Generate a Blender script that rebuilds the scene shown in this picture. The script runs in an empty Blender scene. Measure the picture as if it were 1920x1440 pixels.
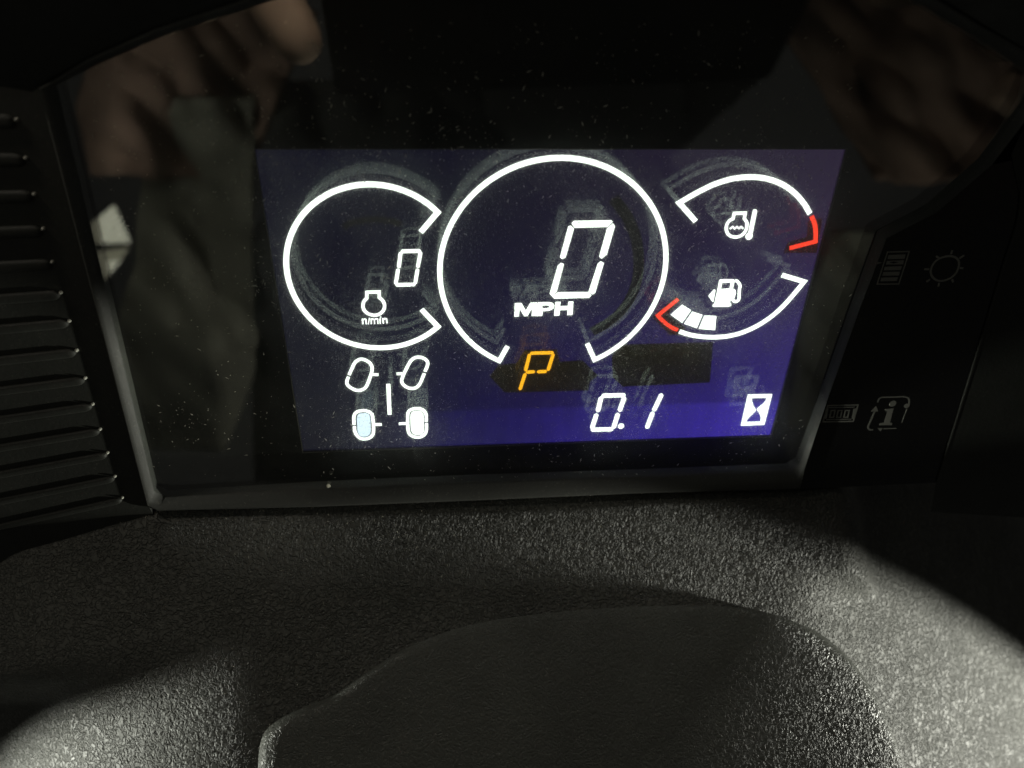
import bpy, bmesh, math, random
from mathutils import Vector, Matrix
from mathutils.geometry import tessellate_polygon
random.seed(7)
S = bpy.context.scene
COL = S.collection

# ------------------------------------------------------------------ frames
# Everything is laid out in the "display frame" (millimetres): u right, v up the display, w out of it.
A_TILT = math.radians(35)
MM = 0.001
U = Vector((1, 0, 0)); V = Vector((0, math.sin(A_TILT), math.cos(A_TILT))); W = Vector((0, -math.cos(A_TILT), math.sin(A_TILT)))
O = Vector((30.5, -97.0, 0.0))                 # display frame point that sits at the world origin
B3 = Matrix((U, V, W)).transposed()
D = 187.0                                      # camera distance from the display plane, mm
F = 1400.0
RC = Matrix(((0.99576889, 0.02427798, 0.0886279), (-0.02760689, -0.84087969, 0.54051753), (0.08764808, -0.54067728, -0.83665159)))
CAMP = Vector((0, 0, D))

def world(p): return B3 @ ((Vector(p) - O) * MM)

# ------------------------------------------------------------------ camera
cam_d = bpy.data.cameras.new('camera'); cam = bpy.data.objects.new('camera', cam_d); COL.objects.link(cam)
cam_d.sensor_width = 36; cam_d.lens = F / 1920 * 36
cam_d.clip_start = 0.002; cam_d.clip_end = 50
cx = B3 @ Vector(RC[0]); cy = B3 @ (-Vector(RC[1])); cz = B3 @ (-Vector(RC[2]))
m = Matrix((cx, cy, cz)).transposed().to_4x4(); m.translation = world(CAMP)
cam.matrix_world = m
cam_d.dof.use_dof = True; cam_d.dof.focus_distance = 0.212; cam_d.dof.aperture_fstop = 9.0
S.camera = cam

# ------------------------------------------------------------------ world and colour
wd = bpy.data.worlds.new('World'); S.world = wd; wd.use_nodes = True
wd.node_tree.nodes['Background'].inputs[0].default_value = (0.92, 0.92, 0.84, 1)
wd.node_tree.nodes['Background'].inputs[1].default_value = 0.036
S.view_settings.view_transform = 'Standard'; S.view_settings.look = 'None'
S.view_settings.exposure = 0; S.view_settings.gamma = 1
S.render.engine = 'CYCLES'
S.cycles.use_denoising = True; S.cycles.use_adaptive_sampling = False
S.cycles.max_bounces = 10; S.cycles.glossy_bounces = 6; S.cycles.transparent_max_bounces = 24; S.cycles.transmission_bounces = 8
S.cycles.sample_clamp_indirect = 0; S.cycles.caustics_reflective = True
S.cycles.blur_glossy = 0.0

# ------------------------------------------------------------------ pixel rays -> planes of the real layout
def ray(px, py):
    d = Vector(((px - 960) / F, (py - 720) / F, 1.0))
    return RC.transposed() @ d
def at(px, py, w=0.0):
    d = ray(px, py); t = (w - D) / d.z
    return CAMP + d * t
def at_plane(px, py, p0, n):
    d = ray(px, py); t = (Vector(p0) - CAMP).dot(n) / d.dot(n)
    return CAMP + d * t
def refl(px, py, Wd, w=7.0):                    # where the mirror image of that direction stands, at height Wd
    p = at(px, py, w); d = p - CAMP; d.z = -d.z
    return p + d * ((Wd - w) / d.z)

# ------------------------------------------------------------------ lights
def aim(o, pos, tgt):
    p = world(pos); q = world(tgt)
    o.location = p; o.rotation_euler = (q - p).to_track_quat('-Z', 'Y').to_euler()
BETA = math.radians(40)
DN = Vector((0, math.sin(BETA), math.cos(BETA)))      # deck normal
DT = Vector((0, -math.cos(BETA), math.sin(BETA)))     # down the deck, towards the driver
P_DECK = at(900, 938, 9.0)
def deckpt(px, py, h=0.0): return at_plane(px, py, P_DECK + DN * h, DN)
def spot(name, pos, aimp, edge, power, color, blend=0.05, radius=6):
    l = bpy.data.lights.new(name, 'SPOT'); o = bpy.data.objects.new(name, l); COL.objects.link(o)
    l.energy = power; l.color = color; l.spot_blend = blend; l.shadow_soft_size = radius * MM
    aim(o, pos, aimp)
    a = (Vector(aimp) - Vector(pos)).angle(Vector(edge) - Vector(pos))
    l.spot_size = min(2 * a, math.pi * 0.98)
    return o
def area(name, pos, tgt, sx, sy, power, color):
    l = bpy.data.lights.new(name, 'AREA'); o = bpy.data.objects.new(name, l); COL.objects.link(o)
    l.shape = 'RECTANGLE'; l.size = sx * MM; l.size_y = sy * MM; l.energy = power; l.color = color
    aim(o, pos, tgt)
    return o
# shape of the deck: upper edge and flanks
edge_px = [(-300, 1130), (-60, 1075), (0, 1048), (24, 1028), (130, 1000), (210, 975), (290, 955), (420, 951), (600, 948), (900, 938), (1200, 925), (1500, 916), (1755, 905), (2100, 900), (2600, 900)]
ed = [at(x, y, 9.0) for x, y in edge_px]
def vb_raw(u):
    if u <= ed[0].x: return ed[0].y
    for a, b in zip(ed, ed[1:]):
        if u <= b.x: return a.y + (b.y - a.y) * (u - a.x) / (b.x - a.x)
    return ed[-1].y
import numpy as np
GU = np.arange(-420, 420, 0.5); RAW = np.array([vb_raw(float(x)) for x in GU])
def blur(arr, sg):
    k = np.exp(-0.5 * (np.arange(-int(3 * sg / 0.5), int(3 * sg / 0.5) + 1) * 0.5 / sg) ** 2); k /= k.sum()
    return np.convolve(np.pad(arr, len(k) // 2, mode='edge'), k, mode='valid')
NEAR, MIDB, FARB = blur(RAW, 2.5), blur(RAW, 16), blur(RAW, 34)
def look(arr, u): return float(np.interp(u, GU, arr))
def vb(u): return look(NEAR, u)
def vbt(u, t):
    k = smooth01(t / 14); k2 = smooth01((t - 6) / 34)
    v = look(NEAR, u) * (1 - k) + look(MIDB, u) * k
    return v * (1 - k2) + look(FARB, u) * k2
def smooth01(x): x = min(max(x, 0), 1); return x * x * (3 - 2 * x)
SR = deckpt(1475, 1165); SL = deckpt(440, 1400)
def slope_drop(x, w):  # integral of a ramped slope: 0 before 0, straight after w
    if x <= 0: return 0.0
    if x < w: return x * x / (2 * w)
    return x - w / 2
def deck_h(u, t):
    # right flank turns away beyond a line that leans with t
    xr = (u - SR.x) - 0.10 * (t - 30) + 2
    xl = (SL.x - u) + 0.1 * (t - 50)
    h = -slope_drop(xr, 18) * 0.55 * max(smooth01((t - 24) / 16), smooth01((xr - 22) / 24)) - slope_drop(xl, 60) * 0.6 * smooth01((t - 34) / 20)
    h += -1.6 * math.exp(-t / 1.6)               # rounded lip at the bezel
    return h
def hit(px, py):                                 # where that direction meets the shaped deck
    q = deckpt(px, py); h = 0
    for _ in range(30):
        t = max((vb(q.x) - q.y + DN.y * h) / math.cos(BETA), 0); t = max((vbt(q.x, t) - q.y + DN.y * h) / math.cos(BETA), 0)
        h = 0.6 * h + 0.4 * deck_h(q.x, t)
        # plane through the deck edge at that u, lowered by h
        p0 = Vector((q.x, vbt(q.x, t), 9.0)) + DN * h
        q = at_plane(px, py, p0, DN)
    return q
def cone(name, pos, edge, half, side, q, power, color, blend, radius):
    l = bpy.data.lights.new(name, 'SPOT'); o = bpy.data.objects.new(name, l); COL.objects.link(o)
    l.energy = power; l.color = color; l.spot_blend = blend; l.shadow_soft_size = radius * MM
    pos = Vector(pos); e = (Vector(edge) - pos).normalized()
    b = (DT - e * DT.dot(e)).normalized(); d = -(DN - e * DN.dot(e)).normalized()
    ax = e * math.cos(math.radians(half)) + (b * math.cos(math.radians(q)) + d * math.sin(math.radians(q))) * math.sin(math.radians(half))
    aim(o, pos, pos + ax * 100); l.spot_size = math.radians(half) * 2
    return o
def cone2(name, pos, e1p, e2p, inside, theta, power, color, blend, radius):
    # added spot: its cone edge imitates a shadow line through e1p and e2p
    l = bpy.data.lights.new(name, 'SPOT'); o = bpy.data.objects.new(name, l); COL.objects.link(o)
    l.energy = power; l.color = color; l.spot_blend = blend; l.shadow_soft_size = radius * MM
    pos = Vector(pos); e1 = (Vector(e1p) - pos).normalized(); e2 = (Vector(e2p) - pos).normalized()
    m_ = (e1 + e2).normalized(); n_ = (e1 - e2).cross(m_).normalized()
    if n_.dot(Vector(inside) - pos) < 0: n_ = -n_
    ax = m_ * math.cos(math.radians(theta)) + n_ * math.sin(math.radians(theta))
    aim(o, pos, pos + ax * 100); l.spot_size = 2 * ax.angle(e1)
    return o
LR = deckpt(4200, 1950) + DN * 16
cone2('added_spot', LR, hit(1300, 945), hit(1905, 1225), deckpt(1000, 1700) - DN * 20, 26, 23.0, (1.0, 1.0, 0.88), 0.03, 8)  # added for the right pool; cone edge takes the place of a cast shadow
LL = deckpt(-2000, 2350) - DN * 14
cone2('added_spot', LL, hit(10, 1425), hit(250, 1310), deckpt(300, 1800), 20, 7.5, (0.98, 1.0, 0.88), 0.03, 8)  # added for the left pool, bounded by its cone edge
cone2('added_spot', (190, 30, 62), deckpt(1240, 898), deckpt(1560, 1085), deckpt(900, 1500), 33, 0.20, (1.0, 0.97, 0.82), 0.14, 4)  # unseen overhead spot added as fill for the middle of the deck
area('fill_light', (-260, 150, 330), (-20, -100, 0), 160, 160, 0.07, (0.95, 1.0, 0.88))  # unseen weak fill added for the whole scene
area('fill_light', (-190, 130, 40), (-60, 60, 190), 40, 40, 0.24, (1.0, 0.9, 0.76))  # unseen fill added for the mirrored hand, ribs and left bezel
spot('added_spot', (-20, 125, 70), refl(540, 20, 176), refl(540, 20, 176) + Vector((0, 34, 0)), 2.0, (1.0, 0.86, 0.70), 0.6, 6)  # unseen spot added to brighten the mirrored index finger

# ------------------------------------------------------------------ materials
def newmat(name):
    m = bpy.data.materials.new(name); m.use_nodes = True; nt = m.node_tree
    for n in list(nt.nodes): nt.nodes.remove(n)
    out = nt.nodes.new('ShaderNodeOutputMaterial')
    return m, nt, out
def N(nt, t, **kw):
    n = nt.nodes.new('ShaderNode' + t)
    for k, v in kw.items(): setattr(n, k, v)
    return n
def math_n(nt, op, a, b=None, c=None, clamp=False):
    n = N(nt, 'Math', operation=op, use_clamp=clamp)
    for i, x in enumerate((a, b, c)):
        if x is None: continue
        if isinstance(x, (int, float)): n.inputs[i].default_value = x
        else: nt.links.new(x, n.inputs[i])
    return n.outputs[0]
def noise(nt, vec, scale, detail=3, rough=0.55, dist=0.0):
    n = N(nt, 'TexNoise'); n.inputs['Scale'].default_value = scale; n.inputs['Detail'].default_value = detail
    n.inputs['Roughness'].default_value = rough; n.inputs['Distortion'].default_value = dist
    nt.links.new(vec, n.inputs['Vector']); return n.outputs['Fac']
def ramp(nt, x, lo, hi, a=0.0, b=1.0):
    n = N(nt, 'MapRange'); n.clamp = True
    nt.links.new(x, n.inputs[0]); n.inputs[1].default_value = lo; n.inputs[2].default_value = hi
    n.inputs[3].default_value = a; n.inputs[4].default_value = b
    return n.outputs[0]
def coords(nt): return N(nt, 'TexCoord').outputs['Object']
def mixcol(nt, f, a, b):
    n = N(nt, 'Mix', data_type='RGBA')
    if isinstance(f, (int, float)): n.inputs[0].default_value = f
    else: nt.links.new(f, n.inputs[0])
    for s, x in ((6, a), (7, b)):
        if isinstance(x, tuple): n.inputs[s].default_value = (*x, 1)
        else: nt.links.new(x, n.inputs[s])
    return n.outputs[2]
def mixsh(nt, f, a, b):
    n = N(nt, 'MixShader')
    if isinstance(f, (int, float)): n.inputs[0].default_value = f
    else: nt.links.new(f, n.inputs[0])
    nt.links.new(a, n.inputs[1]); nt.links.new(b, n.inputs[2]); return n.outputs[0]
def addsh(nt, a, b):
    n = N(nt, 'AddShader'); nt.links.new(a, n.inputs[0]); nt.links.new(b, n.inputs[1]); return n.outputs[0]

def lit(name, col, strength, gloss=0.2):
    m, nt, out = newmat(name)
    e = N(nt, 'Emission'); e.inputs[0].default_value = (*col, 1); e.inputs[1].default_value = strength
    g = N(nt, 'BsdfGlossy'); g.inputs['Roughness'].default_value = 0.004; g.inputs[0].default_value = (gloss, gloss, gloss, 1)
    nt.links.new(addsh(nt, e.outputs[0], g.outputs[0]), out.inputs[0]); return m
REF = 0.44
M = {}
M['white_light'] = lit('lit_white_segment', (0.97, 1.0, 0.98), 3.4, REF)
M['pale_blue_light'] = lit('lit_pale_blue_segment', (0.70, 0.83, 1.0), 2.0, REF)
M['amber_light'] = lit('lit_amber_segment', (1.0, 0.43, 0.015), 2.1, REF)
M['red_light'] = lit('lit_red_segment', (1.0, 0.05, 0.022), 2.0, REF)

def screen_mat():
    m, nt, out = newmat('backlit_lcd_glass')
    g = N(nt, 'TexCoord').outputs['Generated']; sep = N(nt, 'SeparateXYZ'); nt.links.new(g, sep.inputs[0])
    x, y = sep.outputs[0], sep.outputs[1]
    o = coords(nt)
    n1 = noise(nt, o, 45, 4, 0.6)
    st = N(nt, 'Mapping'); st.inputs['Scale'].default_value = (260, 30, 1); st.inputs['Rotation'].default_value = (0, 0, 0.22); nt.links.new(o, st.inputs[0])
    n2 = noise(nt, st.outputs[0], 1.0, 3, 0.6)
    # off-axis backlight leakage painted as a fixed glow, violet-blue strongest lower right
    xr = math_n(nt, 'POWER', ramp(nt, x, 0.02, 1.0), 1.55)
    yl = math_n(nt, 'POWER', ramp(nt, y, 1.0, 0.0), 2.1)
    blue = math_n(nt, 'MULTIPLY', xr, yl)
    band = math_n(nt, 'MULTIPLY', ramp(nt, y, 0.150, 0.138), ramp(nt, x, 0.15, 0.95))
    blue = math_n(nt, 'ADD', math_n(nt, 'MULTIPLY', blue, 0.75), math_n(nt, 'MULTIPLY', band, 0.35))
    blue = math_n(nt, 'MULTIPLY', blue, ramp(nt, n1, 0.25, 0.75, 0.75, 1.2))
    blue = math_n(nt, 'MULTIPLY', blue, ramp(nt, n2, 0.35, 0.75, 0.92, 1.22))
    viol = math_n(nt, 'MULTIPLY', math_n(nt, 'POWER', ramp(nt, x, 0.25, 1.0), 1.4), ramp(nt, y, 0.0, 0.6, 0.45, 1.0))
    viol = math_n(nt, 'MULTIPLY', viol, ramp(nt, n1, 0.3, 0.7, 0.8, 1.15))
    c = N(nt, 'Combine' + 'XYZ')
    def ch(base, kb, kv): return math_n(nt, 'ADD', math_n(nt, 'ADD', math_n(nt, 'MULTIPLY', blue, kb), math_n(nt, 'MULTIPLY', viol, kv)), base)
    nt.links.new(ch(0.0065, 0.048, 0.024), c.inputs[0]); nt.links.new(ch(0.0055, 0.026, 0.010), c.inputs[1]); nt.links.new(ch(0.019, 0.46, 0.036), c.inputs[2])
    e = N(nt, 'Emission'); nt.links.new(c.outputs[0], e.inputs[0]); e.inputs[1].default_value = 1.0
    gl = N(nt, 'BsdfGlossy'); gl.inputs['Roughness'].default_value = 0.004; gl.inputs[0].default_value = (REF, REF, REF, 1)
    nt.links.new(addsh(nt, e.outputs[0], gl.outputs[0]), out.inputs[0]); return m
M['screen'] = screen_mat()
M['brown_filter'] = lit('dark_amber_filter', (0.011, 0.0085, 0.004), 1.0, REF)
M['dark_filter'] = lit('dark_tinted_filter', (0.010, 0.0085, 0.010), 1.0, REF)
M['red_filter'] = lit('dark_red_filter', (0.022, 0.003, 0.007), 1.0, REF)

def clear(name, refl_, haze, dust, dscale, rough=0.015, tint=(0.92, 0.94, 0.92)):
    m, nt, out = newmat(name); o = coords(nt)
    tr = N(nt, 'BsdfTransparent'); tr.inputs[0].default_value = (*tint, 1)
    gl = N(nt, 'BsdfGlossy'); gl.inputs['Roughness'].default_value = rough
    lw = N(nt, 'LayerWeight'); lw.inputs[0].default_value = 0.25
    f = math_n(nt, 'ADD', refl_, math_n(nt, 'MULTIPLY', math_n(nt, 'POWER', lw.outputs['Facing'], 5.0), 0.6), None, True)
    s = mixsh(nt, f, tr.outputs[0], gl.outputs[0])
    if haze > 0:
        tl = N(nt, 'BsdfTranslucent'); tl.inputs[0].default_value = (0.9, 0.9, 0.86, 1)
        df = N(nt, 'BsdfDiffuse'); df.inputs[0].default_value = (0.75, 0.72, 0.64, 1)
        d = mixsh(nt, 0.2, tl.outputs[0], df.outputs[0])
        big = noise(nt, o, 40, 4, 0.6); mid = noise(nt, o, 260, 5, 0.65, 0.6); fine = noise(nt, o, dscale, 2, 0.6, 1.2)
        k = math_n(nt, 'MULTIPLY', ramp(nt, fine, 0.58, 0.74), ramp(nt, big, 0.36, 0.66, 0.25, 1.0))
        k = math_n(nt, 'MULTIPLY', k, dust)
        k = math_n(nt, 'ADD', k, math_n(nt, 'MULTIPLY', ramp(nt, mid, 0.3, 0.72, 0.35, 1.6), haze), None, True)
        s = mixsh(nt, k, s, d)
    nt.links.new(s, out.inputs[0]); return m
M['film'] = clear('dusty_bloom_film', 0.0, 0.045, 0.60, 1900, 0.004)
M['lens'] = clear('scuffed_clear_lens', 0.11, 0.014, 0.14, 1500, 0.004)

def plastic(name, col, rough, bump_kind=None, bstr=0.4, spec=0.5, dust=0.0, dustcol=(0.42, 0.40, 0.33), grain=700):
    m, nt, out = newmat(name); o = coords(nt)
    p = N(nt, 'BsdfPrincipled')
    p.inputs['Roughness'].default_value = rough; p.inputs['Specular IOR Level'].default_value = spec
    n_big = noise(nt, o, 28, 4, 0.6)
    base = mixcol(nt, ramp(nt, n_big, 0.3, 0.7), tuple(c * 0.82 for c in col), tuple(c * 1.18 for c in col))
    if dust > 0:
        sp = noise(nt, o, 1500, 3, 0.7, 0.8); sp2 = noise(nt, o, 90, 4, 0.6)
        k = math_n(nt, 'MULTIPLY', ramp(nt, sp, 0.60, 0.72), ramp(nt, sp2, 0.38, 0.66, 0.15, 1.0))
        base = mixcol(nt, math_n(nt, 'MULTIPLY', k, dust), base, dustcol)
    nt.links.new(base, p.inputs['Base Color'])
    r = ramp(nt, noise(nt, o, 140, 4), 0.3, 0.7, max(rough - 0.07, 0.02), min(rough + 0.08, 1)); nt.links.new(r, p.inputs['Roughness'])
    if bump_kind:
        if bump_kind == 'leather':
            warp = N(nt, 'VectorMath', operation='ADD')
            nz = N(nt, 'TexNoise'); nz.inputs['Scale'].default_value = grain * 0.9; nz.inputs['Detail'].default_value = 2; nt.links.new(o, nz.inputs['Vector'])
            sc = N(nt, 'VectorMath', operation='SCALE'); nt.links.new(nz.outputs['Color'], sc.inputs[0]); sc.inputs['Scale'].default_value = 0.9 / grain
            nt.links.new(o, warp.inputs[0]); nt.links.new(sc.outputs[0], warp.inputs[1])
            vo = N(nt, 'TexVoronoi', feature='DISTANCE_TO_EDGE'); vo.inputs['Scale'].default_value = grain; nt.links.new(warp.outputs[0], vo.inputs['Vector'])
            h1 = ramp(nt, vo.outputs['Distance'], 0.0, 0.16)
            nn = noise(nt, warp.outputs[0], grain * 1.05, 2, 0.5, 0.4)
            rid = math_n(nt, 'ABSOLUTE', math_n(nt, 'SUBTRACT', nn, 0.5))
            h2 = ramp(nt, rid, 0.0, 0.085)
            gate = ramp(nt, noise(nt, o, grain * 0.55, 2), 0.42, 0.56)
            h = math_n(nt, 'MULTIPLY', math_n(nt, 'MAXIMUM', h1, gate), h2)
            h = math_n(nt, 'ADD', h, math_n(nt, 'MULTIPLY', noise(nt, o, grain * 3, 2), 0.08))
        else:
            h = math_n(nt, 'ADD', noise(nt, o, grain, 3, 0.6), math_n(nt, 'MULTIPLY', noise(nt, o, grain * 3.1, 2), 0.4))
        b = N(nt, 'Bump'); b.inputs['Strength'].default_value = bstr; b.inputs['Distance'].default_value = 0.0006 if bump_kind == 'leather' else 0.0003
        nt.links.new(h, b.inputs['Height']); nt.links.new(b.outputs[0], p.inputs['Normal'])
    nt.links.new(p.outputs[0], out.inputs[0]); return m
M['faceplate'] = plastic('matt_black_faceplate', (0.008, 0.008, 0.007), 0.35, None, spec=0.3)
M['edge'] = plastic('grey_brown_edge', (0.10, 0.095, 0.08), 0.4)  # even grey-brown for the thin line around the screen opening
M['bezel'] = plastic('satin_grey_bezel', (0.042, 0.043, 0.039), 0.62, 'fine', 0.2, 0.3, 0.25, grain=900)
M['hood'] = plastic('black_hood_plastic', (0.012, 0.013, 0.011), 0.5, 'fine', 0.35, 0.3, 0.05)
M['rib'] = plastic('black_rib_plastic', (0.015, 0.016, 0.013), 0.7, 'fine', 0.25, 0.4, 0.15)
M['panel'] = plastic('gloss_black_panel', (0.006, 0.006, 0.006), 0.22, None, spec=0.25, dust=0.05)
M['icon'] = plastic('printed_grey_ink', (0.17, 0.17, 0.15), 0.6)
M['deck'] = plastic('grained_dash_plastic', (0.085, 0.086, 0.078), 0.60, 'leather', 1.0, 0.28, 0.45, grain=520)
M['pod'] = plastic('grained_column_cover_plastic', (0.075, 0.078, 0.07), 0.42, 'leather', 0.45, 0.26, 0.4, grain=640)
def dust_mat():
    m, nt, out = newmat('pale_dust'); o = coords(nt)
    c = mixcol(nt, noise(nt, o, 3000, 1), (0.35, 0.33, 0.27), (0.8, 0.78, 0.68))
    d = N(nt, 'BsdfDiffuse'); t = N(nt, 'BsdfTranslucent'); nt.links.new(c, d.inputs[0]); nt.links.new(c, t.inputs[0])
    nt.links.new(mixsh(nt, 0.5, d.outputs[0], t.outputs[0]), out.inputs[0]); return m
M['dust'] = dust_mat()
M['tip_glint'] = plastic('pale_tip_highlight', (0.30, 0.30, 0.26), 0.3)  # pale colour stands in for the highlight on each rib end
M['skin'] = plastic('skin', (0.46, 0.34, 0.25), 0.55, 'fine', 0.1, grain=400)
M['cloth'] = plastic('dark_cloth', (0.03, 0.03, 0.028), 0.9)
M['phone'] = plastic('black_phone_glass', (0.01, 0.01, 0.01), 0.2)

# ------------------------------------------------------------------ object helpers
def thing(name, label, cat, origin, group=None, kind=None):
    o = bpy.data.objects.new(name, None); COL.objects.link(o)
    mt = B3.to_4x4(); mt.translation = world(origin); o.matrix_world = mt; o.empty_display_size = 0.02
    if label: o['label'] = label
    if cat: o['category'] = cat
    if group: o['group'] = group
    if kind: o['kind'] = kind
    o['org'] = tuple(origin)
    return o
def link(name, verts, faces, mat, parent=None, origin=None, smooth=False):
    if parent is not None:
        q = parent
        while q.parent: q = q.parent
        origin = Vector(q['org'])
    origin = Vector(origin)
    me = bpy.data.meshes.new(name)
    me.from_pydata([tuple((Vector(p) - origin) * MM) for p in verts], [], faces); me.update()
    bm = bmesh.new(); bm.from_mesh(me); bmesh.ops.recalc_face_normals(bm, faces=bm.faces); bm.to_mesh(me); bm.free()
    if smooth:
        for f in me.polygons: f.use_smooth = True
    me.materials.append(mat)
    o = bpy.data.objects.new(name, me); COL.objects.link(o)
    if parent is not None: o.parent = parent
    else:
        mt = B3.to_4x4(); mt.translation = world(origin); o.matrix_world = mt; o['org'] = tuple(origin)
    return o
def tag(o, label=None, cat=None, group=None, kind=None):
    for k, v in (('label', label), ('category', cat), ('group', group), ('kind', kind)):
        if v: o[k] = v
    return o
def merge(lst):
    V_, F_ = [], []
    for v, f in lst:
        n = len(V_); V_ += [Vector(x) for x in v]; F_ += [tuple(i + n for i in q) for q in f]
    return V_, F_
def area2(p): return sum(p[i].x * p[(i + 1) % len(p)].y - p[(i + 1) % len(p)].x * p[i].y for i in range(len(p)))
def prism(poly, w0, w1, holes=()):
    loops = [[Vector((p.x, p.y, 0)) for p in poly]] + [[Vector((p.x, p.y, 0)) for p in h] for h in holes]
    if area2(loops[0]) < 0: loops[0].reverse()
    for h in loops[1:]:
        if area2(h) > 0: h.reverse()
    flat = [p for l in loops for p in l]; n = len(flat)
    tris = [tuple(t) for t in tessellate_polygon(loops)]
    verts = [(p.x, p.y, w1) for p in flat] + [(p.x, p.y, w0) for p in flat]
    faces = list(tris) + [(a + n, c + n, b + n) for a, b, c in tris]
    k = 0
    for l in loops:
        m_ = len(l)
        for i in range(m_): j = (i + 1) % m_; faces.append((k + i, k + n + i, k + n + j, k + j))
        k += m_
    return verts, faces
def pxmm(px, py, w):                              # millimetres per photo pixel there
    a, b, c = at(px, py, w), at(px + 1, py, w), at(px, py + 1, w)
    return math.sqrt((b - a).length * (c - a).length)
def ribbon(pts, width, w0, w1, closed=False):
    p = [Vector((q.x, q.y)) for q in pts]; n = len(p); L, R = [], []
    for i in range(n):
        a = p[i - 1] if (i or closed) else None; b = p[(i + 1) % n] if (i < n - 1 or closed) else None
        d1 = (p[i] - a).normalized() if a is not None else None; d2 = (b - p[i]).normalized() if b is not None else None
        if d1 is None: d1 = d2
        if d2 is None: d2 = d1
        n1 = Vector((-d1.y, d1.x)); n2 = Vector((-d2.y, d2.x)); mm_ = (n1 + n2)
        if mm_.length < 1e-6: mm_ = n1
        mm_.normalize(); k = width / 2 / max(mm_.dot(n1), 0.35)
        L.append(p[i] + mm_ * k); R.append(p[i] - mm_ * k)
    verts = []
    for i in range(n): verts += [(L[i].x, L[i].y, w1), (R[i].x, R[i].y, w1), (L[i].x, L[i].y, w0), (R[i].x, R[i].y, w0)]
    faces = []
    for i in range(n if closed else n - 1):
        a = 4 * i; b = 4 * ((i + 1) % n)
        faces += [(a, a + 1, b + 1, b), (a + 2, b + 2, b + 3, a + 3), (a, b, b + 2, a + 2), (a + 1, a + 3, b + 3, b + 1)]
    if not closed: faces += [(0, 2, 3, 1), (4 * n - 4, 4 * n - 3, 4 * n - 1, 4 * n - 2)]
    return verts, faces
def P(l, w=0.0, sc=1.0, off=(0, 0)): return [at(x / sc + off[0], y / sc + off[1], w) for x, y in l]
def cr(pts, k=8):                                 # Catmull-Rom through points
    q = [pts[0] * 2 - pts[1]] + list(pts) + [pts[-1] * 2 - pts[-2]]; out = []
    for i in range(1, len(q) - 2):
        for j in range(k):
            t = j / k; a, b, c, d = q[i - 1], q[i], q[i + 1], q[i + 2]
            out.append(0.5 * ((2 * b) + (c - a) * t + (2 * a - 5 * b + 4 * c - d) * t * t + (3 * b - a - 3 * c + d) * t ** 3))
    out.append(pts[-1]); return out
def crc(pts, k=5):                                # closed
    n = len(pts); out = []
    for i in range(n):
        a, b, c, d = pts[i - 1], pts[i], pts[(i + 1) % n], pts[(i + 2) % n]
        for j in range(k):
            t = j / k
            out.append(0.5 * ((2 * b) + (c - a) * t + (2 * a - 5 * b + 4 * c - d) * t * t + (3 * b - a - 3 * c + d) * t ** 3))
    return out
def disc(c, r, w0, w1, n=20): return prism([Vector((c.x + r * math.cos(6.2832 * i / n), c.y + r * math.sin(6.2832 * i / n), 0)) for i in range(n)], w0, w1)
def seg(a, b, width, w0=0.06, w1=0.16, pt=0.42):  # a display segment with pointed ends
    d = Vector((b.x - a.x, b.y - a.y)); L = d.length; d.normalize(); n = Vector((-d.y, d.x)); h = width / 2; e = min(h * 2 * pt, L * 0.4)
    A = Vector((a.x, a.y)); Bq = Vector((b.x, b.y))
    q = [A - d * 0.0 + n * h * 0.35, A + d * e + n * h, Bq - d * e + n * h, Bq + n * h * 0.35, Bq - n * h * 0.35, Bq - d * e - n * h, A + d * e - n * h, A - n * h * 0.35]
    return prism([Vector((x.x, x.y, 0)) for x in q], w0, w1)
SW0, SW1 = 0.06, 0.16

# ================================================================== instrument cluster
cl = thing('instrument_display', 'black framed machine instrument display, lit up with white dials and a zero MPH reading', 'display', (30.5, -97, 0))
# lcd screen
SC = [at(487, 290), at(1590, 268), at(1441, 818), at(563, 842)]
u0, u1 = (SC[0].x + SC[3].x) / 2, (SC[1].x + SC[2].x) / 2; v0, v1 = (SC[2].y + SC[3].y) / 2, (SC[0].y + SC[1].y) / 2
scr = [Vector((u0, v0, 0)), Vector((u1, v0, 0)), Vector((u1, v1, 0)), Vector((u0, v1, 0))]
big = [Vector((u0 - 1, v0 - 1, 0)), Vector((u1 + 1, v0 - 1, 0)), Vector((u1 + 1, v1 + 1, 0)), Vector((u0 - 1, v1 + 1, 0))]
link('screen', *prism(scr, -1.5, 0.0), M['screen'], cl)

INNER = [(105, 160), (180, 122), (300, 70), (560, -15), (1000, -60), (1680, -20), (1830, 70), (1935, 140), (1922, 190), (1850, 300), (1750, 388), (1655, 440), (1600, 590), (1545, 745),
         (1499, 868), (1480, 881), (1200, 892), (900, 902), (600, 915), (310, 932), (289, 922)]
OUTER = [(74, 168), (165, 112), (290, 56), (555, -32), (1000, -80), (1690, -42), (1845, 52), (1985, 130), (1940, 205), (1860, 309), (1757, 398), (1662, 447), (1607, 593), (1552, 748),
         (1510, 876), (1500, 917), (1200, 925), (900, 938), (600, 950), (295, 958), (276, 950)]
lp = [at(x, y, 8.6) for x, y in OUTER]
lens_poly = [Vector((p.x, p.y, 0)) for p in lp]
fp = [Vector((p.x * 1.0, p.y, 0)) for p in [at(x, y, 0.9) for x, y in OUTER]]
rim = lambda e: [Vector((u0 - e, v0 - e, 0)), Vector((u1 + e, v0 - e, 0)), Vector((u1 + e, v1 + e, 0)), Vector((u0 - e, v1 + e, 0))]
cen = Vector((30.5, -97, 0))
fpb = [cen + (p - cen) * 1.08 for p in fp]
link('faceplate', *prism(fpb, -1.4, 0.8, [rim(0.0)]), M['faceplate'], cl)
link('screen_surround', *prism(rim(0.22), 0.80, 0.86, [rim(0.02)]), M['edge'], cl)
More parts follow.
